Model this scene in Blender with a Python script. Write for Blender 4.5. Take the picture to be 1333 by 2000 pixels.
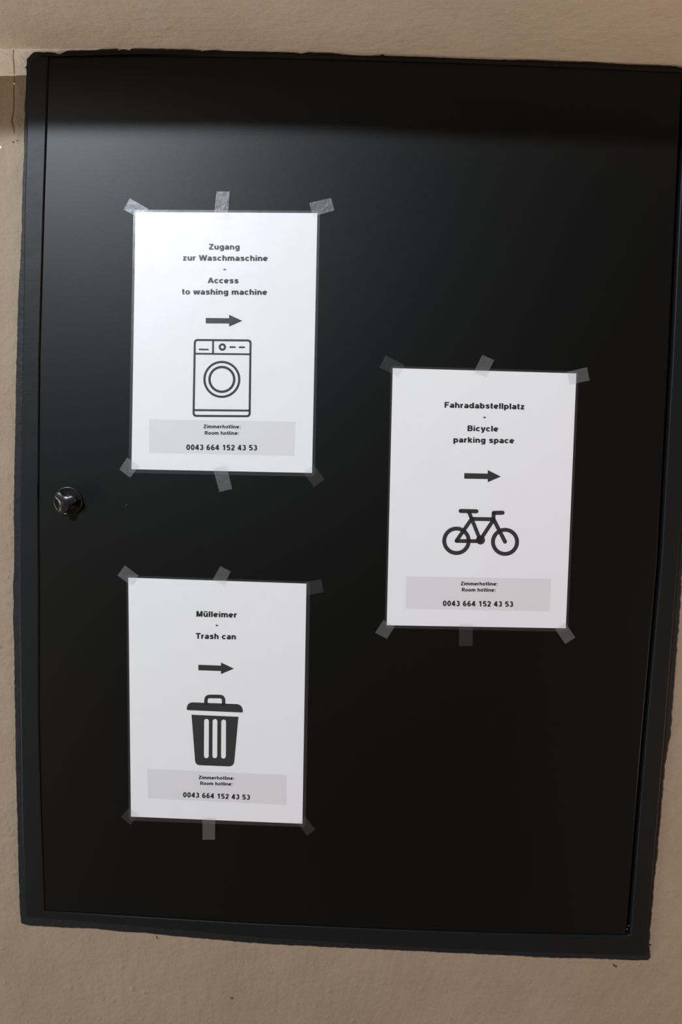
import bpy, bmesh, math, random
from mathutils import Vector, Matrix, noise

random.seed(7)
for o in list(bpy.data.objects):
    bpy.data.objects.remove(o)
C = bpy.context.scene.collection
SC = bpy.context.scene

# ------------------------------------------------------------------ camera
# wall frame: X right, Z up, the wall face is the plane y = 0 and the viewer stands at negative y
ZO = 1.62                       # height of the middle of the washing-machine notice above the floor
FPX = 1600.0                    # focal length in pixels of the 1333 x 2000 frame
RA, RB, RC = -0.07972301805, 0.0282041093, 0.036421509067
CAM = Vector((0.166871533, -0.957617645, ZO - 0.113438995))
ROT = (Matrix.Rotation(RC, 3, 'Z') @ Matrix.Rotation(RA, 3, 'X') @ Matrix.Rotation(RB, 3, 'Y'))
ROT = Matrix(((1, 0, 0), (0, 0, -1), (0, 1, 0))) @ ROT
cd = bpy.data.cameras.new('camera')
cam = bpy.data.objects.new('camera', cd)
C.objects.link(cam)
cam.matrix_world = Matrix.Translation(CAM) @ ROT.to_4x4()
cd.sensor_fit = 'VERTICAL'
cd.sensor_height = 36.0
cd.lens = FPX / 2000.0 * 36.0
cd.clip_start = 0.01
SC.camera = cam

# ------------------------------------------------------------------ world, lights, exposure
w = bpy.data.worlds.new('world')
SC.world = w
w.use_nodes = True
w.node_tree.nodes['Background'].inputs[0].default_value = (1.0, 0.84, 0.68, 1)
w.node_tree.nodes['Background'].inputs[1].default_value = 0.035


def area(name, loc, target, sx, sy, power, col):
    l = bpy.data.lights.new(name, 'AREA')
    l.shape = 'RECTANGLE'
    l.size, l.size_y = sx, sy
    l.energy = power
    l.color = col
    o = bpy.data.objects.new(name, l)
    C.objects.link(o)
    o.location = loc
    o.rotation_euler = (Vector(target) - Vector(loc)).to_track_quat('-Z', 'Y').to_euler()
    return o


# daylight from a high narrow window at the upper left, behind the viewer
area('high_window_light', (-1.15, -2.30, 3.00), (0.35, 0, 3.30), 0.60, 0.17, 98, (0.83, 0.92, 1.02))
area('daylight_fill_light', (-1.2, -2.35, 2.55), (0.05, 0, 3.30), 0.60, 0.70, 6, (0.90, 0.95, 1.0))  # added dim fill below the window light, lifts the overhang's shadow on the door
# added fill low on the left to brighten the overhang, a warm room lamp low at the right
area('left_fill_light', (-2.6, -1.3, 0.5), (0.0, -0.6, 2.9), 0.9, 0.9, 38, (1.0, 0.93, 0.80))
area('room_lamp_light', (2.5, -1.1, 0.5), (0.3, -0.6, 2.9), 0.5, 0.5, 28, (1.0, 0.58, 0.32))

SC.view_settings.view_transform = 'Standard'
SC.view_settings.look = 'None'
SC.view_settings.exposure = 0.14
SC.view_settings.gamma = 1.0
SC.view_settings.use_curve_mapping = False


# ------------------------------------------------------------------ helpers
def wall_pt(px, py, d=0.0):
    """where the sight line of a photograph pixel meets the plane d metres in front of the wall -> (x, z)"""
    v = ROT @ Vector((px - 666.5, -(py - 1000.0), -FPX))
    t = (-d - CAM.y) / v.y
    p = CAM + v * t
    return (p.x, p.z)


def W(pts, d=0.0):
    return [wall_pt(x, y, d) for x, y in pts]


def tag(o, label=None, cat=None, group=None, kind=None):
    if label: o['label'] = label
    if cat: o['category'] = cat
    if group: o['group'] = group
    if kind: o['kind'] = kind
    return o


def empty(name, loc):
    o = bpy.data.objects.new(name, None)
    o.empty_display_size = 0.05
    o.location = loc
    C.objects.link(o)
    return o


def link(name, me, mat, parent=None, smooth=False):
    o = bpy.data.objects.new(name, me)
    C.objects.link(o)
    if mat is not None:
        me.materials.clear()
        me.materials.append(mat)
    if parent is not None:
        o.parent = parent
        off = Vector((0, 0, 0))
        q = parent
        while q is not None:
            off += q.location
            q = q.parent
        o.location = -off          # mesh vertices are in world coordinates
    if smooth:
        for p in me.polygons: p.use_smooth = True
    return o


def fill(loops, d0, d1, bevel=0.0):
    """flat plate from outline loops (inner loops are holes), between d0 and d1 in front of the wall"""
    cu = bpy.data.curves.new('c', 'CURVE')
    cu.dimensions = '2D'
    cu.fill_mode = 'BOTH'
    th = (d1 - d0)
    cu.extrude = max(th / 2 - bevel, 0)
    cu.bevel_depth = bevel
    cu.bevel_resolution = 2
    cu.offset = -bevel
    for lp in loops:
        s = cu.splines.new('POLY')
        s.points.add(len(lp) - 1)
        for i, (x, z) in enumerate(lp):
            s.points[i].co = (x, z, 0, 1)
        s.use_cyclic_u = True
    o = bpy.data.objects.new('c', cu)
    C.objects.link(o)
    dg = bpy.context.evaluated_depsgraph_get()
    dg.update()
    me = bpy.data.meshes.new_from_object(o.evaluated_get(dg))
    bpy.data.objects.remove(o)
    dm = (d0 + d1) / 2
    for v in me.vertices:
        x, y, z = v.co
        v.co = (x, -(dm + z), y)
    return me


def join(meshes):
    bm = bmesh.new()
    for m in meshes: bm.from_mesh(m)
    me = bpy.data.meshes.new('m')
    bm.to_mesh(me)
    bm.free()
    return me


def plate(name, loops, d0, d1, mat, parent=None, bevel=0.0):
    return link(name, fill(loops, d0, d1, bevel), mat, parent)


def dense(pts, step):
    """resample an open polyline"""
    out = []
    for a, b in zip(pts, pts[1:]):
        n = max(1, int(math.dist(a, b) / step))
        for i in range(n):
            t = i / n
            out.append((a[0] + (b[0] - a[0]) * t, a[1] + (b[1] - a[1]) * t))
    out.append(pts[-1])
    return out


def at(pl, v, axis):
    """interpolate a polyline at coordinate v of the axis (0 = x, 1 = y), extrapolating at its ends"""
    pl = sorted(pl, key=lambda p: p[axis])
    o = 1 - axis
    for i in range(len(pl) - 1):
        if v <= pl[i + 1][axis] or i == len(pl) - 2:
            a, b = pl[i], pl[i + 1]
            t = (v - a[axis]) / (b[axis] - a[axis])
            return a[o] + (b[o] - a[o]) * t


# ------------------------------------------------------------------ materials
def nt(name):
    m = bpy.data.materials.new(name)
    m.use_nodes = True
    return m, m.node_tree.nodes, m.node_tree.links, m.node_tree.nodes['Principled BSDF']


def bump(n, l, b, layers):
    """layers: (scale vector or number, strength, distance, kind)"""
    tc = n.new('ShaderNodeTexCoord')
    prev = None
    for sc_, st, di, detail in layers:
        mp = n.new('ShaderNodeMapping')
        if not isinstance(sc_, tuple): sc_ = (sc_,) * 3
        mp.inputs['Scale'].default_value = sc_
        l.new(tc.outputs['Object'], mp.inputs[0])
        t = n.new('ShaderNodeTexNoise')
        t.inputs['Scale'].default_value = 1
        t.inputs['Detail'].default_value = detail
        t.inputs['Roughness'].default_value = 0.55
        l.new(mp.outputs[0], t.inputs['Vector'])
        bu = n.new('ShaderNodeBump')
        bu.inputs['Strength'].default_value = st
        bu.inputs['Distance'].default_value = di
        l.new(t.outputs['Fac'], bu.inputs['Height'])
        if prev is not None: l.new(prev.outputs[0], bu.inputs['Normal'])
        prev = bu
    l.new(prev.outputs[0], b.inputs['Normal'])


def mottled(n, l, b, c1, c2, scale, detail=3):
    tc = n.new('ShaderNodeTexCoord')
    t = n.new('ShaderNodeTexNoise')
    t.inputs['Scale'].default_value = scale
    t.inputs['Detail'].default_value = detail
    l.new(tc.outputs['Object'], t.inputs['Vector'])
    r = n.new('ShaderNodeValToRGB')
    r.color_ramp.elements[0].position = 0.35
    r.color_ramp.elements[1].position = 0.65
    r.color_ramp.elements[0].color = (*c1, 1)
    r.color_ramp.elements[1].color = (*c2, 1)
    l.new(t.outputs['Fac'], r.inputs[0])
    l.new(r.outputs[0], b.inputs['Base Color'])


def plaster(name, c1, c2):
    m, n, l, b = nt(name)
    mottled(n, l, b, c1, c2, 9)
    b.inputs['Roughness'].default_value = 0.75
    b.inputs['Specular IOR Level'].default_value = 0.25
    bump(n, l, b, [(24, 0.55, 0.006, 4), (95, 0.6, 0.0024, 4), (330, 0.5, 0.0009, 3)])
    return m


def black(name, c, rough, layers, spec=0.5):
    m, n, l, b = nt(name)
    b.inputs['Base Color'].default_value = (*c, 1)
    b.inputs['Roughness'].default_value = rough
    b.inputs['Specular IOR Level'].default_value = spec
    bump(n, l, b, layers)
    return m


def flat(name, c, rough=0.7, spec=0.3):
    m, n, l, b = nt(name)
    b.inputs['Base Color'].default_value = (*c, 1)
    b.inputs['Roughness'].default_value = rough
    b.inputs['Specular IOR Level'].default_value = spec
    return m


def clear(name, diff, gloss, rough, wrinkle):
    """thin clear plastic: mostly lets light through, a little milky, a little shiny"""
    m, n, l, b = nt(name)
    n.remove(b)
    out = n['Material Output']
    tr = n.new('ShaderNodeBsdfTransparent')
    tr.inputs[0].default_value = (0.985, 0.985, 0.99, 1)
    df = n.new('ShaderNodeBsdfDiffuse')
    df.inputs[0].default_value = (0.9, 0.9, 0.92, 1)
    gl = n.new('ShaderNodeBsdfGlossy')
    gl.inputs['Roughness'].default_value = rough
    gl.inputs['Color'].default_value = (1, 1, 1, 1)
    tc = n.new('ShaderNodeTexCoord')
    t = n.new('ShaderNodeTexNoise')
    t.inputs['Scale'].default_value = wrinkle[0]
    t.inputs['Detail'].default_value = 4
    l.new(tc.outputs['Object'], t.inputs['Vector'])
    bu = n.new('ShaderNodeBump')
    bu.inputs['Strength'].default_value = wrinkle[1]
    bu.inputs['Distance'].default_value = 0.002
    l.new(t.outputs['Fac'], bu.inputs['Height'])
    l.new(bu.outputs[0], gl.inputs['Normal'])
    m1 = n.new('ShaderNodeMixShader')
    m1.inputs[0].default_value = diff
    m2 = n.new('ShaderNodeMixShader')
    m2.inputs[0].default_value = gloss
    l.new(tr.outputs[0], m1.inputs[1]); l.new(df.outputs[0], m1.inputs[2])
    l.new(m1.outputs[0], m2.inputs[1]); l.new(gl.outputs[0], m2.inputs[2])
    l.new(m2.outputs[0], out.inputs[0])
    return m


M_WALL = plaster('tan_plaster', (0.280, 0.214, 0.151), (0.306, 0.236, 0.170))
M_SOFFIT = plaster('tan_soffit_plaster', (0.60, 0.555, 0.485), (0.64, 0.595, 0.525))
M_WHITE = plaster('white_plaster_paint', (0.90, 0.89, 0.87), (0.93, 0.92, 0.90))
M_FLOOR = plaster('grey_concrete', (0.30, 0.28, 0.26), (0.36, 0.34, 0.31))
M_CRACK = flat('crack_brown', (0.13, 0.08, 0.045), 0.9, 0.1)  # plain dark brown for the crack and small wall marks
M_SPOT = flat('dark_speck', (0.06, 0.04, 0.025), 0.9, 0.1)
M_DOOR = black('satin_black_door_paint', (0.0018, 0.0019, 0.0017), 0.42, [(900, 0.08, 0.0004, 2), (5, 0.10, 0.004, 1)], 0.26)
M_FRAME = black('satin_black_frame_paint', (0.007, 0.008, 0.009), 0.45, [(500, 0.12, 0.0005, 3), (25, 0.15, 0.003, 2)], 0.21)
M_EDGE = black('black_paint_on_plaster', (0.009, 0.010, 0.012), 0.55, [(70, 0.5, 0.002, 3), (300, 0.25, 0.0006, 2)], 0.28)
M_GAP = flat('dark_gap', (0.002, 0.002, 0.002), 0.9, 0.05)
M_LOCK = black('glossy_black_lock_paint', (0.012, 0.012, 0.013), 0.30, [(60, 0.10, 0.0006, 2)])
M_INK = flat('printer_toner', (0.010, 0.010, 0.011), 0.6, 0.25)
M_GREY = flat('light_grey_print', (0.74, 0.745, 0.755), 0.8, 0.2)
M_FILM = clear('laminate_film', 0.010, 0.044, 0.27, (14, 0.5))
M_TAPE = clear('adhesive_tape', 0.032, 0.028, 0.42, (160, 0.3))
M_TAPE2 = clear('thin_clear_tape', 0.010, 0.015, 0.3, (120, 0.5))


def paper_mat():
    m, n, l, b = nt('white_paper')
    b.inputs['Base Color'].default_value = (0.85, 0.863, 0.885, 1)
    b.inputs['Roughness'].default_value = 0.8
    b.inputs['Specular IOR Level'].default_value = 0.2
    bump(n, l, b, [(12, 0.35, 0.004, 2), (60, 0.15, 0.0012, 2)])
    return m


M_PAPER = paper_mat()

# ------------------------------------------------------------------ traced outlines of the hatch, photograph pixels
LEAF_L = [(94, 110), (91, 250), (86, 400), (77.5, 700), (75, 1000), (76, 1150), (75.5, 1400), (80, 1580), (87, 1778)]
LEAF_R = [(1333, 142), (1320, 400), (1306, 700), (1284, 1100), (1249, 1500), (1224, 1826)]
LEAF_T = [(94, 110), (200, 108), (400, 111), (550, 114), (850, 122), (1100, 131.5), (1333, 142)]
LEAF_B = [(87, 1778), (300, 1791), (500, 1803), (750, 1814), (950, 1821), (1150, 1825), (1224, 1826)]
BAR_L = [(57, 120), (52.5, 250), (48, 400), (45, 650), (42, 800), (38, 1000), (37, 1150), (40, 1400), (43, 1600), (50, 1790)]
BAR_R = [(1384, 140), (1366, 500), (1342, 900), (1318, 1200), (1299, 1440), (1277, 1700), (1262, 1866)]
BAR_T = [(57, 120), (66, 109), (300, 102.5), (550, 107), (850, 116), (1100, 124.5), (1384, 137)]
BAR_B = [(50, 1790), (250, 1806), (500, 1829), (750, 1845), (950, 1855), (1262, 1866)]
EDGE_L = [(52, 116), (52, 122), (51, 147.6), (50, 174), (48, 204), (48.5, 225), (47.5, 240), (46.5, 264), (46.8, 300), (44, 350), (42.8, 400),
          (42, 450), (40, 500), (37.5, 540), (34.5, 600), (33.6, 650), (32, 700), (31, 750), (30.3, 800), (29.4, 850), (28, 900),
          (27.4, 950), (26.5, 1000), (27.5, 1050), (27.5, 1100), (24.8, 1150), (26.5, 1175), (25, 1200), (27.5, 1260), (28, 1350),
          (29.3, 1400), (30.8, 1500), (33.7, 1600), (36, 1700), (38.6, 1780), (40.5, 1800)]
EDGE_B = [(42, 1804), (56, 1807.5), (112.5, 1811), (187.5, 1814), (243.7, 1820.6), (281, 1821.7), (337.5, 1828), (412.5, 1834.5),
          (500, 1842), (545, 1845), (650, 1850), (800, 1857), (950, 1864), (1021.8, 1867.8), (1079, 1870.7), (1151, 1871.8),
          (1251.7, 1876), (1266, 1875), (1271, 1869.8)]
EDGE_R = [(1269, 1839.7), (1271, 1811), (1273.9, 1779), (1277.6, 1736), (1280.5, 1699), (1284.8, 1667), (1286, 1650), (1290.8, 1600),
          (1298.8, 1500), (1306, 1450), (1311, 1440), (1311, 1420), (1314, 1380), (1319, 1320), (1323, 1260), (1328, 1200), (1331, 1140), (1344, 980),
          (1358, 740), (1374, 480), (1390, 190), (1391, 150)]
EDGE_T = [(1380, 135), (1333, 131.5), (1312.6, 128.6), (1212, 125), (1153, 121), (1095, 119.5), (1040, 117), (965, 116.3), (900, 113.7),
          (850, 111.5), (752.6, 108.6), (749, 106), (746, 106), (743, 108), (712, 108.4), (676, 106.6), (651, 103.6), (604, 101.8),
          (590, 103.6), (587, 105), (583, 103), (550, 101.4), (480, 100), (450, 99.4), (433.6, 98.5), (415.6, 97), (397, 98.8),
          (395, 100), (391, 98), (375, 96.4), (341, 96), (314, 95), (256, 95), (253, 98), (249, 97.4), (244, 95.6), (240, 95.3),
          (235, 97), (232, 98), (228.8, 94.8), (195, 96), (185, 97.8), (150, 98.5), (131, 99), (122, 103), (117, 106), (112, 105), (107, 103),
          (92, 101), (88, 102), (67, 101.4), (61, 105.6), (56, 111)]
JUNC = [(-260, 93), (0, 95), (100, 96), (300, 94), (450, 97), (550, 100), (700, 105.5), (850, 110.5), (1100, 119), (1333, 130), (1500, 138.5), (1700, 149)]

D_WALL, D_EDGE, D_FRAME, D_LEAF = 0.0, 0.0022, 0.0065, 0.0050


def ring(l, b, r, t, d):
    """closed outline from left (down), bottom (right), right (up), top (left) polylines"""
    L = sorted(l, key=lambda p: p[1]); B = sorted(b); R = sorted(r, key=lambda p: -p[1]); T = sorted(t, key=lambda p: -p[0])
    pts = []
    for p in L + B + R + T:
        if not pts or math.dist(p, pts[-1]) > 1.2: pts.append(p)
    if math.dist(pts[0], pts[-1]) < 1.2: pts.pop()
    return W(pts, d)


def off(pl, dx, dy):
    return [(x + dx, y + dy) for x, y in pl]


# ------------------------------------------------------------------ room shell
XL, XR, ZTOP = -2.2, 2.6, 2.7
hole = [wall_pt(66, 130), wall_pt(64, 1786), wall_pt(1240, 1838), wall_pt(1352, 150)]
me = fill([[(XL, 0), (XR, 0), (XR, ZTOP), (XL, ZTOP)], hole], -0.20, 0.0)
wall = link('wall_back', me, M_WALL)
tag(wall, 'tan painted rough plaster wall around the black metal hatch', 'wall', kind='structure')

fl = fill([[(XL, -2.8), (XR, -2.8), (XR, 0.0), (XL, 0.0)]], 0, 0.04)
for v in fl.vertices:
    x, y, z = v.co
    v.co = (x, z, y)      # lay it flat: thickness below z = 0
fl.flip_normals()
floor = link('floor', fl, M_FLOOR)
tag(floor, 'grey concrete floor below the wall with the hatch', 'floor', kind='structure')

# overhanging beam: its underside follows the slightly uneven plaster line over the hatch
SOFFIT_OUT = 0.198
jz = sorted(W(dense(JUNC, 12)))
rows = [(0.0, 0.0), (0.0018, -0.0), (0.012, 0.0), (0.04, 0.0), (0.08, 0.0), (0.12, 0.0), (0.165, 0.0005), (0.191, 0.002), (0.198, 0.009), (0.198, 0.05), (0.198, 0.30), (0.0, 0.30)]
bm = bmesh.new()
xs = [XL] + [p[0] for p in jz if XL < p[0] < XR] + [XR]
grid = []
for x in xs:
    zz = at(jz, min(max(x, jz[0][0]), jz[-1][0]), 0)
    grid.append([bm.verts.new((x, -d, zz + h + (0.0012 * noise.noise(Vector((x * 9, d * 9, 3))) if h < .01 and d > .003 else 0))) for d, h in rows])
for i in range(len(xs) - 1):
    for j in range(len(rows) - 1):
        bm.faces.new((grid[i][j], grid[i][j + 1], grid[i + 1][j + 1], grid[i + 1][j]))
bm.faces.new(grid[0]); bm.faces.new(list(reversed(grid[-1])))
bmesh.ops.recalc_face_normals(bm, faces=bm.faces)
me = bpy.data.meshes.new('m'); bm.to_mesh(me); bm.free()
beam = link('ceiling', me, M_SOFFIT, smooth=False)
tag(beam, 'tan plastered overhang just above the black hatch', 'ceiling', kind='structure')

# white paint strip running under the overhang, a crisp brush line at its lower edge
jl = W(dense(JUNC, 12))
low = W([(x, y + 53 + 0.8 * noise.noise(Vector((x * .05, 0, 0))) + (1.2 if x < 30 else 0)) for x, y in
         [(-260, 91), (-60, 93.5), (0, 94), (10, 93.6), (25, 94.3), (38, 94.3), (52, 94.5)]])
strip_top = W([(x, y + .2) for x, y in dense(JUNC, 12) if x < 1385])
strip_top = [(XL + .01, strip_top[0][1])] + strip_top
strip_low = [p for p in low if p[0] < wall_pt(54, 150)[0]] + W([(56, 118)] + [(x, y + 16) for x, y in dense(JUNC, 12) if 62 < x < 1385])
strip_low = [(XL + .01, strip_low[0][1])] + strip_low
plate('white_paint_strip', [strip_top + list(reversed(strip_low))], 0.0, 0.0007, M_WHITE, wall)


def sliver(pts, wd):
    a = []; b = []
    for i, (x, y) in enumerate(pts):
        hw = wd[i] / 2
        a.append((x - hw, y)); b.append((x + hw, y))
    return a + list(reversed(b))


ck = [(28, 150), (27.5, 163), (26.6, 180), (27.2, 198), (26.8, 215), (24.2, 228), (22.8, 236), (25.5, 246), (27.4, 254), (28, 262)]
cr = plate('plaster_crack', [W(sliver(ck, [.5, .9, .8, 1, 1, 1.5, 2.2, 2, 1.5, .4]))], 0.0, 0.0004, M_CRACK, wall)
plate('plaster_crack', [W(sliver([(27, 98), (26.4, 112), (27.8, 128), (28.6, 146)], [.4, .5, .6, .7]), )], 0.0, 0.0011, M_CRACK, wall)


def blob(cx, cy, rx, ry, rot=0, n=12, jit=.25, d=0):
    out = []
    for i in range(n):
        a = 2 * math.pi * i / n
        k = 1 + random.uniform(-jit, jit)
        x, y = rx * k * math.cos(a), ry * k * math.sin(a)
        out.append(wall_pt(cx + x * math.cos(rot) - y * math.sin(rot), cy + x * math.sin(rot) + y * math.cos(rot), d))
    return out


for (cx, cy, rx, ry, rt, m_) in [(307, 1831, 4.5, 1.2, 1.1, M_CRACK), (1203, 1887, 3.2, 1.6, .3, M_SPOT), (1199.5, 1884, 1, 2, .4, M_SPOT), (1271, 1845, 1.8, 1.3, 0, M_SPOT),
                                 (453, 1949, 3, 2, .3, M_CRACK), (25.5, 277.5, 2, 1.4, 0, M_CRACK), (34, 275, 1.6, 1, 0, M_CRACK)]:
    plate('wall_speck', [blob(cx, cy, rx, ry, rt)], 0.0, 0.0005, m_, wall)  # flat dark marks on the wall, one of them standing for a dent


def bump_blob(name, cx, cy, r_px, h, mat, parent, d0=0.0, sy=1.0):
    """low rounded lump standing on a surface"""
    x, z = wall_pt(cx, cy, d0)
    r = r_px / 1670.0
    bm = bmesh.new()
    prev = None
    N = 12
    for k, (rr, hh) in enumerate([(1, -.0003), (.85, h * .45), (.5, h * .85)]):
        cur = [bm.verts.new((x + r * rr * math.cos(2 * math.pi * i / N), -(d0 + hh), z + sy * r * rr * math.sin(2 * math.pi * i / N))) for i in range(N)]
        if prev:
            for i in range(N): bm.faces.new((prev[i], prev[(i + 1) % N], cur[(i + 1) % N], cur[i]))
        prev = cur
    c = bm.verts.new((x, -(d0 + h), z))
    for i in range(N): bm.faces.new((prev[i], prev[(i + 1) % N], c))
    bmesh.ops.recalc_face_normals(bm, faces=bm.faces)
    me = bpy.data.meshes.new('m'); bm.to_mesh(me); bm.free()
    return link(name, me, mat, parent, smooth=True)


bump_blob('paint_bump', 28, 163.5, 1.8, 0.0008, M_WHITE, wall)
bump_blob('paint_bump', 45, 160, 1.6, 0.0006, M_WALL, wall)
bump_blob('paint_bump', 1, 288, 3, 0.0012, M_WHITE, wall)
for i in range(40):                       # lumps of the roller-painted plaster
    x = random.choice([random.uniform(0, 1333)] * 3 + [random.uniform(-5, 36)])
    y = random.uniform(1880, 1995) if x > 40 else random.uniform(330, 1990)
    bump_blob('plaster_lump', x, y, random.uniform(3, 7), random.uniform(.0002, .0006), M_WALL, wall)

# ------------------------------------------------------------------ the hatch
door = empty('door_1', (wall_pt(75, 1000)[0], 0.0, wall_pt(75, 1830)[1]))
tag(door, 'black painted metal hatch door in its frame, carrying three notices', 'door', kind='structure')

leaf_hole = ring(off(LEAF_L, -1.1, 0), off(LEAF_B, 0, 1.5), off(LEAF_R, 9, 0), off(LEAF_T, 0, -1.2), D_FRAME)
bar_out = ring(BAR_L, BAR_B, BAR_R, BAR_T, D_FRAME)
plate('door_frame', [bar_out, leaf_hole], -0.012, D_FRAME, M_FRAME, door, bevel=0.0012)

# black paint carried over onto the rough plaster, ragged outer edge
rng = random.Random(3)


def ragged(pl, amp, step=5):
    out = []
    ax = 1 if abs(pl[-1][1] - pl[0][1]) > abs(pl[-1][0] - pl[0][0]) else 0
    for i, (x, y) in enumerate(dense(pl, step)):
        k = amp * (noise.noise(Vector((x * .11, y * .11, 0))) + .7 * noise.noise(Vector((x * .4, y * .4, 5))))
        out.append((x + (k if ax == 1 else 0), y + (k if ax == 0 else 0)))
    return out


edge_out = ring(ragged(EDGE_L, 0.9), ragged(EDGE_B, 1.1), ragged(EDGE_R, 1.7), ragged(EDGE_T, 0.7), D_EDGE)
edge_in = ring(off(BAR_L, 4, 0), off(BAR_B, 0, -4), off(BAR_R, -4, 0), off(BAR_T, 0, 4), D_EDGE)
plate('painted_plaster_edge', [edge_out, edge_in], -0.001, D_EDGE, M_EDGE, door, bevel=0.0004)

leaf_out = ring(LEAF_L, LEAF_B, LEAF_R, LEAF_T, D_LEAF)
leaf = plate('door_leaf', [leaf_out], -0.006, D_LEAF, M_DOOR, door, bevel=0.0010)
back = ring(off(LEAF_L, -12, 0), off(LEAF_B, 0, 10), off(LEAF_R, 14, 0), off(LEAF_T, 0, -3), 0)
plate('frame_rebate', [back], -0.030, -0.013, M_GAP, door)
bump_blob('paint_drip', 248, 988, 3.5, 0.0002, M_DOOR, leaf, D_LEAF)
for (x, y) in [(1307, 632), (1306, 645), (1303, 690), (1229, 1808), (1226, 1815)]:
    bump_blob('paint_chip', x, y, 0.8, 0.0004, M_WALL, leaf if x > 1300 and False else door, D_LEAF - .0005, 1.6)

# lock: round rosette and a three-lobed turn knob
lx, lz = wall_pt(134, 978.5, D_LEAF)


def lathe(cx, cz, d0, prof, mat, name, parent, n=48):
    bm = bmesh.new(); prev = None
    for r, h in prof:
        cur = [bm.verts.new((cx + r * math.cos(2 * math.pi * i / n), -(d0 + h), cz + r * math.sin(2 * math.pi * i / n))) for i in range(n)]
        if prev:
            for i in range(n): bm.faces.new((prev[i], prev[(i + 1) % n], cur[(i + 1) % n], cur[i]))
        prev = cur
    bm.faces.new(prev)
    bmesh.ops.recalc_face_normals(bm, faces=bm.faces)
    me = bpy.data.meshes.new('m'); bm.to_mesh(me); bm.free()
    return link(name, me, mat, parent, smooth=True)


R0 = 0.0170
rosette = lathe(lx, lz, D_LEAF, [(R0, -.0005), (R0, .0022), (R0 - .0006, .0030), (R0 - .0018, .0030), (R0 - .0028, .0018), (R0 * .5, .0016), (.001, .0016)], M_LOCK, 'lock_rosette', leaf)
lathe(lx, lz, D_LEAF, [(.0075, .001), (.0068, .005), (.0068, .0075), (.001, .0075)], M_LOCK, 'knob_neck', leaf)
KD = D_LEAF + 0.012
kc = Vector(wall_pt(128, 979, KD))
lobes = [Vector(wall_pt(110.5, 962, KD)), Vector(wall_pt(150.5, 973, KD)), Vector(wall_pt(124, 1002.5, KD))]


def knob_outline(s, fat=0.0050):
    pts = []
    n = 3
    for k in range(n):
        a, b = lobes[k], lobes[(k + 1) % n]
        va, vb = (a - kc), (b - kc)
        # rounded tip of lobe a, turning from its side towards lobe b
        ta = va.normalized()
        side = Vector((-ta.y, ta.x))
        if side.dot(vb) < 0: side = -side
        tip = kc + va - ta * fat
        for i in range(0, 7):
            an = math.radians(-80 + 160 * i / 6)
            pts.append(tip + ta * fat * math.cos(an) + side * fat * math.sin(an))
        tb = vb.normalized(); sb = Vector((-tb.y, tb.x))
        if sb.dot(va) < 0: sb = -sb
        p0 = pts[-1]
        p2 = kc + vb - tb * fat + sb * fat * .98 + tb * fat * .17
        mid = (p0 + p2) / 2
        p1 = kc + (mid - kc) * .50
        for i in range(1, 8):
            t = i / 8
            pts.append(p0 * (1 - t) ** 2 + p1 * 2 * t * (1 - t) + p2 * t * t)
    return [kc + (p - kc) * s for p in pts]


bm = bmesh.new(); prev = None
for s, h in [(.62, .006), (.80, .008), (.97, .010), (1, .0115), (1, .0145), (.95, .0160), (.84, .0165), (.4, .0171)]:
    cur = [bm.verts.new((p.x, -(D_LEAF + h), p.y)) for p in knob_outline(s)]
    n = len(cur)
    if prev:
        for i in range(n): bm.faces.new((prev[i], prev[(i + 1) % n], cur[(i + 1) % n], cur[i]))
    prev = cur
c = bm.verts.new((kc.x, -(D_LEAF + .0173), kc.y))
for i in range(n): bm.faces.new((prev[i], prev[(i + 1) % n], c))
bmesh.ops.recalc_face_normals(bm, faces=bm.faces)
me = bpy.data.meshes.new('m'); bm.to_mesh(me); bm.free()
knob = link('turn_knob', me, M_LOCK, leaf, smooth=True)
knob['label'] = 'three-lobed glossy black turn knob'
bump_blob('worn_spot', 124.5, 983.5, 3.4, 0.0006, M_FRAME, leaf, D_LEAF + .0168)

# ------------------------------------------------------------------ notices
D_PAPER0 = D_LEAF + 0.0003
D_PAPER = D_LEAF + 0.0008
D_PRINT = D_PAPER + 0.00008
D_BOX = D_PAPER + 0.00003
D_FILM = D_PAPER + 0.0006
D_TAPE = D_FILM + 0.0007


TS = 0.27      # stem width of the heavy grotesque lettering, capital height = 1


def arc(cx, cy, rx, ry, a0, a1, n=9):
    return [(cx + rx * math.cos(math.radians(a0 + (a1 - a0) * i / n)), cy + ry * math.sin(math.radians(a0 + (a1 - a0) * i / n))) for i in range(n + 1)]


def oval(cx, cy, rx, ry):
    return arc(cx, cy, rx, ry, 0, 360, 20)


def dot(x, y):
    return [(x, y - .09), (x, y + .09)]


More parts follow.
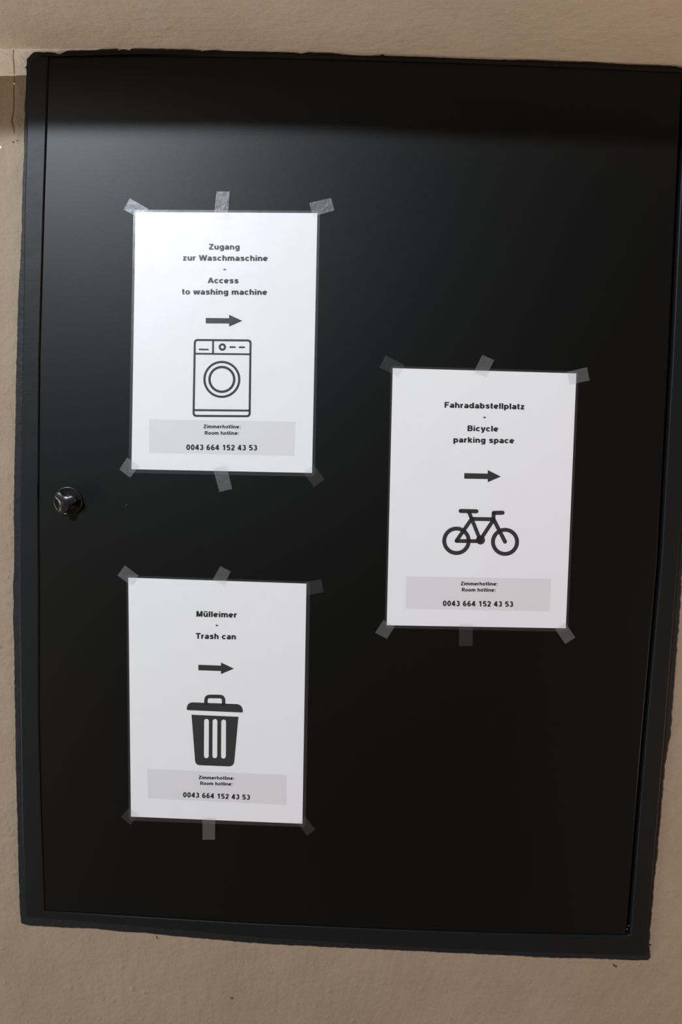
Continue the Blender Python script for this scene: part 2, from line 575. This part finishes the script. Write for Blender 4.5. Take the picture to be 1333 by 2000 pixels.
NSTR = [arc(.38, .40, .22, .245, 180, 0) + [(.60, 0)]]
USTR = [[(.16, .74)] + arc(.38, .335, .22, .245, 180, 360), [(.60, .74), (.60, 0)]]
GLYPH = {
    'o': (.78, [oval(.39, .37, .25, .275)]), 'n': (.76, [[(.16, 0), (.16, .74)]] + NSTR), 'h': (.76, [[(.16, 0), (.16, 1)]] + NSTR),
    'm': (1.12, [[(.16, 0), (.16, .74)], arc(.36, .42, .20, .225, 180, 0) + [(.56, 0)], arc(.76, .42, .20, .225, 180, 0) + [(.96, 0)]]),
    'u': (.76, USTR), '\u00fc': (.76, USTR + [dot(.25, .93), dot(.51, .93)]),
    'r': (.53, [[(.16, 0), (.16, .74)], arc(.42, .38, .26, .26, 180, 80)]),
    'a': (.73, [[(.57, 0), (.57, .48)], arc(.36, .47, .21, .175, 0, 155), oval(.34, .225, .20, .135)]),
    'g': (.77, [oval(.37, .38, .22, .265), [(.61, .74), (.61, -.06)], arc(.37, -.05, .24, .13, 0, -155)]),
    's': (.70, [[(.55, .54), (.50, .61), (.36, .65), (.22, .61), (.175, .53), (.24, .45), (.38, .395), (.51, .33), (.55, .22), (.50, .13), (.36, .09), (.20, .13), (.14, .21)]]),
    'c': (.71, [arc(.38, .37, .25, .275, 42, 318, 14)]), 'e': (.76, [[(.16, .36), (.60, .36)], arc(.38, .37, .25, .275, 0, 318, 16)]),
    'd': (.78, [oval(.37, .37, .23, .275), [(.61, 0), (.61, 1)]]), 'b': (.78, [oval(.40, .37, .23, .275), [(.16, 0), (.16, 1)]]),
    'p': (.78, [oval(.40, .37, .23, .275), [(.16, -.26), (.16, .74)]]),
    'k': (.74, [[(.16, 0), (.16, 1)], [(.60, .76), (.24, .32)], [(.34, .46), (.62, -.01)]]), 'l': (.33, [[(.165, 0), (.165, 1)]]),
    'i': (.33, [[(.165, 0), (.165, .72)], [(.165, .84), (.165, 1)]]),
    't': (.46, [[(.21, .95), (.21, .17), (.27, .10), (.41, .09)], [(.03, .66), (.41, .66)]]),
    'w': (1.02, [[(.09, .75), (.27, .0)], [(.29, .0), (.50, .72)], [(.52, .72), (.73, .0)], [(.75, .0), (.93, .75)]]),
    'y': (.72, [[(.10, .75), (.36, .03)], [(.62, .75), (.36, -.05), (.29, -.16), (.12, -.18)]]),
    'z': (.66, [[(.08, .65), (.58, .65)], [(.50, .64), (.14, .10)], [(.06, .09), (.60, .09)]]),
    'A': (.92, [[(.11, 0), (.44, .99)], [(.81, 0), (.48, .99)], [(.24, .30), (.68, .30)]]),
    'B': (.86, [[(.18, 0), (.18, 1)], [(.18, .91)] + arc(.48, .72, .20, .19, 90, -90) + [(.18, .53)], [(.18, .53)] + arc(.50, .31, .22, .22, 90, -90) + [(.18, .09)]]),
    'F': (.76, [[(.18, 0), (.18, 1)], [(.18, .91), (.72, .91)], [(.18, .50), (.65, .50)]]),
    'M': (1.04, [[(.17, 0), (.17, 1)], [(.87, 0), (.87, 1)], [(.20, 1), (.51, .04)], [(.84, 1), (.53, .04)]]),
    'R': (.88, [[(.18, 0), (.18, 1)], [(.18, .91)] + arc(.52, .69, .20, .22, 90, -90) + [(.18, .47)], [(.44, .48), (.78, 0)]]),
    'T': (.82, [[(.03, .91), (.79, .91)], [(.41, 0), (.41, 1)]]),
    'W': (1.20, [[(.08, 1), (.32, 0)], [(.34, 0), (.59, .98)], [(.61, .98), (.86, 0)], [(.88, 0), (1.12, 1)]]),
    'Z': (.80, [[(.08, .91), (.74, .91)], [(.66, .88), (.14, .12)], [(.06, .09), (.76, .09)]]),
    ':': (.36, [dot(.17, .63), dot(.17, .09)]), '-': (.46, [[(.05, .36), (.41, .36)]]), ' ': (.38, []),
    '0': (.78, [oval(.39, .5, .23, .41)]), '1': (.78, [[(.47, 0), (.47, 1)], [(.46, .93), (.20, .72)]]),
    '2': (.78, [arc(.38, .68, .22, .23, 170, -35) + [(.16, .10)], [(.08, .09), (.66, .09)]]),
    '3': (.78, [arc(.37, .71, .20, .20, 150, -90), arc(.37, .30, .23, .21, 90, -155)]),
    '4': (.78, [[(.52, 0), (.52, 1)], [(.49, .98), (.12, .30)], [(.05, .28), (.72, .28)]]),
    '5': (.78, [[(.65, .91), (.20, .91)], [(.23, .96), (.16, .48)], arc(.38, .33, .24, .24, 140, -150, 12)]),
    '6': (.78, [oval(.40, .31, .22, .22), arc(.47, .40, .29, .51, 180, 68)]),
}


def text_mesh(s, bl, br, cap):
    """bold line of print built stroke by stroke: baseline from pixel bl to br, capital height cap pixels"""
    bm = bmesh.new()
    x = 0.0
    segs = []
    for ch in s:
        adv, strokes = GLYPH[ch]
        for st in strokes:
            segs.append([(px + x, py) for px, py in st])
        x += adv + 0.035
    lo = min(min(p[0] for p in st) for st in segs) - TS / 2
    hi = max(max(p[0] for p in st) for st in segs) + TS / 2
    if s == '-':
        lo, hi = segs[0][0][0], segs[0][-1][0]
    dx, dy = br[0] - bl[0], br[1] - bl[1]
    ln = math.hypot(dx, dy)
    ux, uy = dy / ln, -dx / ln            # up, in pixels (y grows downwards)
    kx = ln / (hi - lo) / cap             # horizontal stretch of the letters

    def put(q):
        t = (q[0] - lo) / (hi - lo)
        h = q[1] * cap
        X, Z = wall_pt(bl[0] + dx * t + ux * h, bl[1] + dy * t + uy * h, D_PRINT)
        return bm.verts.new((X, -D_PRINT, Z))

    for st in segs:
        n = len(st)
        closed = n > 12 and math.dist(st[0], st[-1]) < 1e-6
        L = []; R_ = []
        for i, p in enumerate(st):
            a = st[i - 1] if i > 0 else (st[-2] if closed else None)
            b = st[i + 1] if i < n - 1 else (st[1] if closed else None)
            dirs = []
            if a: dirs.append(Vector((p[0] - a[0], p[1] - a[1])).normalized())
            if b: dirs.append(Vector((b[0] - p[0], b[1] - p[1])).normalized())
            d = sum(dirs, Vector((0, 0))).normalized()
            nrm = Vector((-d.y, d.x))
            m = 1.0 / max(.5, nrm.dot(Vector((-dirs[0].y, dirs[0].x))))
            # upright strokes full width, level strokes a little lighter
            hw = (TS / 2) * m
            ox, oy = nrm.x * hw, nrm.y * hw * 0.88
            L.append(put((p[0] + ox, p[1] + oy))); R_.append(put((p[0] - ox, p[1] - oy)))
        for i in range(n - 1):
            f = bm.faces.new((L[i], R_[i], R_[i + 1], L[i + 1]))
    bmesh.ops.remove_doubles(bm, verts=bm.verts, dist=1e-6)
    bm.normal_update()
    for f in bm.faces:
        if f.normal.y > 0: f.normal_flip()
    me = bpy.data.meshes.new('m'); bm.to_mesh(me); bm.free()
    return me


def P(loops):
    return fill([W(l, D_PRINT) for l in loops], D_PAPER, D_PRINT)


def circ(cx, cy, r, n=40):
    return [(cx + r * math.cos(2 * math.pi * i / n), cy + r * math.sin(2 * math.pi * i / n)) for i in range(n)]


def bar(a, b, wd, cap=True):
    ax, ay = a; bx, by = b
    an = math.atan2(by - ay, bx - ax); r = wd / 2; out = []
    k = 8 if cap else 1
    for i in range(k + 1):
        t = an + math.pi / 2 + math.pi * i / k
        out.append((ax + r * math.cos(t), ay + r * math.sin(t)))
    for i in range(k + 1):
        t = an - math.pi / 2 + math.pi * i / k
        out.append((bx + r * math.cos(t), by + r * math.sin(t)))
    return out


def rquad(q, rr):
    """rounded quadrilateral; rr = a radius or one per corner"""
    if not isinstance(rr, (list, tuple)): rr = [rr] * len(q)
    out = []
    n = len(q)
    for i in range(n):
        p = Vector(q[i]); a = Vector(q[i - 1]); b = Vector(q[(i + 1) % n]); r = rr[i]
        if r <= 0:
            out.append(tuple(p)); continue
        s = p + (a - p).normalized() * r; e = p + (b - p).normalized() * r
        for k in range(7):
            t = k / 6
            out.append(tuple(s * (1 - t) ** 2 + p * 2 * t * (1 - t) + e * t * t))
    return out


def inset(q, d):
    c = Vector((sum(p[0] for p in q) / 4, sum(p[1] for p in q) / 4))
    return [(x + (d if x < c.x else -d), y + (d if y < c.y else -d)) for x, y in q]


def cr(pts, ox, oy, s=2.898):
    return [(ox + x / s, oy + y / s) for x, y in pts]


def notice(label, quad, film, lines, shapes, box, tapes):
    mid = wall_pt(sum(p[0] for p in quad) / 4, quad[2][1], D_LEAF)
    root = empty('laminated_notice', (mid[0], -D_LEAF, mid[1]))
    tag(root, label, 'notice')
    pap = plate('paper', [W(quad, D_PAPER)], D_PAPER0, D_PAPER, M_PAPER, root)
    # clear pouch: a sheet standing 4 mm past the paper all round, rounded corners
    plate('laminate_film', [W(rquad(film, 7), D_FILM)], D_FILM - .0002, D_FILM, M_FILM, root)
    b = plate('grey_panel', [W(box, D_BOX)], D_PAPER, D_BOX, M_GREY, pap)
    for s, bl, br, cap in lines:
        link('printed_line', text_mesh(s, bl, br, cap), M_INK, pap)
    for nm, mesh_ in shapes:
        link(nm, mesh_, M_INK, pap)
    for i, (t, m_) in enumerate(tapes):
        # torn ends: small teeth on the two short sides
        a, b_, c_, d_ = [Vector(p) for p in t]
        out = []
        for (p, q, teeth) in ((a, b_, True), (b_, c_, False), (c_, d_, True), (d_, a, False)):
            out.append(tuple(p))
            if teeth:
                nrm = Vector((-(q - p).y, (q - p).x)).normalized()
                for k in range(1, 10):
                    out.append(tuple(p + (q - p) * k / 10 + nrm * (0.6 if k % 2 else -0.2)))
        dd = D_TAPE + i * 0.00002
        plate('adhesive_tape', [W(out, dd)], dd - .0001, dd, m_, root)
    return root


def arrow(sh, hd):
    """sh: shaft corners tl tr br bl; hd: head top, tip, head bottom"""
    return P([[sh[0], sh[1], hd[0], hd[1], hd[2], sh[2], sh[3]]])


T, T2 = M_TAPE, M_TAPE2
HOT = 'Zimmerhotline:'; RH = 'Room hotline:'; NUM = '0043 664 152 43 53'

# --- washing machine notice
ol = [(378.8, 662), (491.8, 663), (489.9, 815), (376.2, 814.3)]
wm = [P([rquad(ol, 8), rquad(inset(ol, 4.1), 4.5)]),
      P([bar((380, 690.8), (489.5, 692), 3.6, False)]), P([bar((416.5, 664), (416.3, 690), 3.8, False)]),
      P([bar((390, 682.4), (406.6, 682.7), 3.2)]), P([circ(434.6, 677.8, 7.3), circ(434.6, 677.8, 3.0, 20)]),
      P([bar((450, 678), (459, 678), 3.4)]), P([bar((468.3, 678.2), (477.2, 678.3), 3.4)]),
      P([circ(433.6, 741, 36.2, 64), circ(433.6, 741, 31.8, 64)]), P([circ(433.6, 741, 26.5, 56), circ(433.6, 741, 21.8, 56)]),
      P([bar((378, 801), (488.5, 802), 3.8, False)])]
notice('white laminated notice with the washing machine symbol, upper left on the hatch',
       [(264.9, 414.2), (620.3, 416.2), (609.9, 923.7), (256.9, 916.4)],
       [(260.7, 409.5), (625.6, 411.6), (615.4, 931), (251, 923.7)],
       [('Zugang', (406.7, 487.4), (468.5, 487.7), 11), ('zur Waschmaschine', (356, 508.9), (523.7, 509.9), 11),
        ('-', (436.7, 530.5), (441.7, 530.5), 11), ('Access', (405.6, 553.2), (466.4, 553.5), 11),
        ('to washing machine', (353.9, 575.2), (522.6, 576), 11),
        (HOT, (397, 836.4), (470, 837), 7), (RH, (400.1, 849), (467, 849.4), 7), (NUM, (363.9, 878.8), (502.6, 879.9), 10.6)],
       [('arrow_symbol', arrow([(402.2, 621), (447.8, 621.5), (447.8, 632.0), (402.2, 631.7)], [(447.8, 614.8), (473.8, 626.7), (447.8, 638)])),
        ('washing_machine_symbol', join(wm))],
       [(291.6, 819), (577.8, 823.6), (575.4, 890.5), (291.2, 884.7)],
       [(cr([(62, 142), (97, 79), (205, 140), (170, 203)], 220, 360), T), (cr([(663, 41), (588, 41), (574, 190), (652, 190)], 220, 360), T),
        (cr([(1256, 148), (1237, 77), (1115, 105), (1134, 182)], 220, 360), T),
        (cr([(38, 918), (82, 850), (150, 900), (100, 966)], 220, 600), T), (cr([(605, 1045), (678, 1028), (645, 895), (568, 910)], 220, 600), T),
        (cr([(1140, 1018), (1200, 975), (1140, 890), (1080, 935)], 220, 600), T2)])

# --- bicycle notice
bc = lambda p: cr(p, 720, 950)


def bb(a, b, wd=20):
    return P([bc(bar(a, b, wd + 2.5))])


bk = [P([bc(circ(499, 308, 80.5, 56)), bc(circ(499, 308, 58, 56))]), P([bc(circ(774, 314, 79.5, 56)), bc(circ(774, 314, 57, 56))]),
      bb((523, 139), (612, 141), 21), bb((711, 150), (760, 149), 21), bb((710, 150), (708, 190)), bb((585, 184), (706, 186)),
      bb((571, 148), (632, 300), 19), bb((585, 184), (499, 308), 19), bb((500, 309), (633, 310), 19), bb((708, 190), (641, 292), 19),
      P([bc(circ(635, 303, 26, 32))]), bb((709, 186), (774, 313), 20)]
notice('white laminated notice with the bicycle symbol, on the right half of the hatch',
       [(767.6, 719), (1126.5, 729.3), (1105.8, 1227.1), (755.9, 1221.2)],
       [(764, 714.7), (1131.5, 725), (1110.3, 1234), (751.8, 1226.8)],
       [('Fahradabstellplatz', (868.7, 796.2), (1026.4, 799.7), 11), ('-', (944.6, 819.3), (949.5, 819.4), 11),
        ('Bicycle', (913.6, 842), (974.3, 843), 11), ('parking space', (886, 864.2), (1005.4, 866), 11),
        (HOT, (899.8, 1143.2), (972.6, 1143.9), 7), (RH, (902.5, 1155.3), (968.5, 1155.8), 7), (NUM, (865.3, 1183.6), (1003, 1185.2), 10.4)],
       [('arrow_symbol', arrow([(907.4, 924), (953.3, 925), (953.3, 935.8), (907.4, 934.9)], [(953.3, 918), (979, 930.9), (953.3, 941.8)])),
        ('bicycle_symbol', join(bk))],
       [(793.8, 1125.6), (1077, 1130.5), (1074.7, 1194.3), (792.5, 1188.8)],
       [(cr([(62, 137), (98, 70), (205, 125), (170, 192)], 720, 670), T2), (cr([(713, 97), (645, 68), (596, 165), (665, 192)], 720, 670), T),
        (cr([(1253, 212), (1238, 137), (1125, 163), (1140, 235)], 720, 670), T),
        (cr([(38, 828), (85, 755), (150, 795), (105, 864)], 720, 950), T), (cr([(513, 903), (590, 903), (592, 780), (515, 780)], 720, 950), T2),
        (cr([(1115, 892), (1172, 855), (1115, 770), (1057, 808)], 720, 950), T)])

# --- trash can notice
tc_ = lambda p: cr(p, 200, 1330)
body = rquad(tc_([(505, 191), (771, 203), (745, 485), (527, 476)]), [0, 0, 11, 9])
slots = [tc_(bar((590 + 0, 228), (589, 424), 27)), tc_(bar((638, 229), (637, 424), 27)), tc_(bar((687, 232), (686, 426), 27))]
lid = rquad(tc_([(483, 120), (790, 132), (798, 179), (476, 165)]), [11, 11, 4, 4])
ho = tc_([(577, 135), (577, 77), (697, 78), (697, 140)])
hi = tc_([(597, 137), (597, 98), (677, 99), (677, 140)])
hd_ = rquad(ho, [0, 12, 12, 0]); hi_ = list(reversed(rquad(hi, [0, 4, 4, 0])))
notice('white laminated notice with the trash can symbol, lower left on the hatch',
       [(250.7, 1128.3), (598.9, 1140), (591, 1608.8), (255.9, 1595)],
       [(246.6, 1123.7), (606.5, 1136), (597, 1615.5), (251.6, 1602.6)],
       [('M\u00fclleimer', (383.6, 1204.4), (464.3, 1206.4), 11), ('-', (421.5, 1225.6), (426, 1225.7), 11),
        ('Trash can', (380.8, 1247.4), (461.2, 1249), 11),
        (HOT, (387.4, 1521.6), (457.8, 1523.4), 6.6), (RH, (391.2, 1533), (454.3, 1534.6), 6.6), (NUM, (357.4, 1557), (488.5, 1562.2), 9.8)],
       [('arrow_symbol', arrow([(387.7, 1298.4), (431.9, 1300), (431.9, 1310.7), (387.7, 1309.2)], [(431.9, 1294), (457.3, 1306), (431.9, 1316.7)])),
        ('trash_can_symbol', join([P([body] + slots), P([lid]), P([hd_ + hi_])]))],
       [(287.6, 1501.5), (560.2, 1513.9), (559.6, 1572.2), (289.6, 1559.5)],
       [(cr([(85, 127), (127, 70), (205, 128), (165, 185)], 200, 1080), T), (cr([(727, 105), (668, 75), (625, 150), (690, 185)], 200, 1080), T),
        (cr([(1252, 222), (1240, 150), (1150, 163), (1163, 240)], 200, 1080), T2),
        (cr([(105, 770), (150, 718), (205, 760), (160, 816)], 200, 1330), T2), (cr([(567, 898), (638, 898), (640, 775), (567, 775)], 200, 1330), T),
        (cr([(1160, 875), (1205, 840), (1150, 770), (1105, 805)], 200, 1330), T2)])
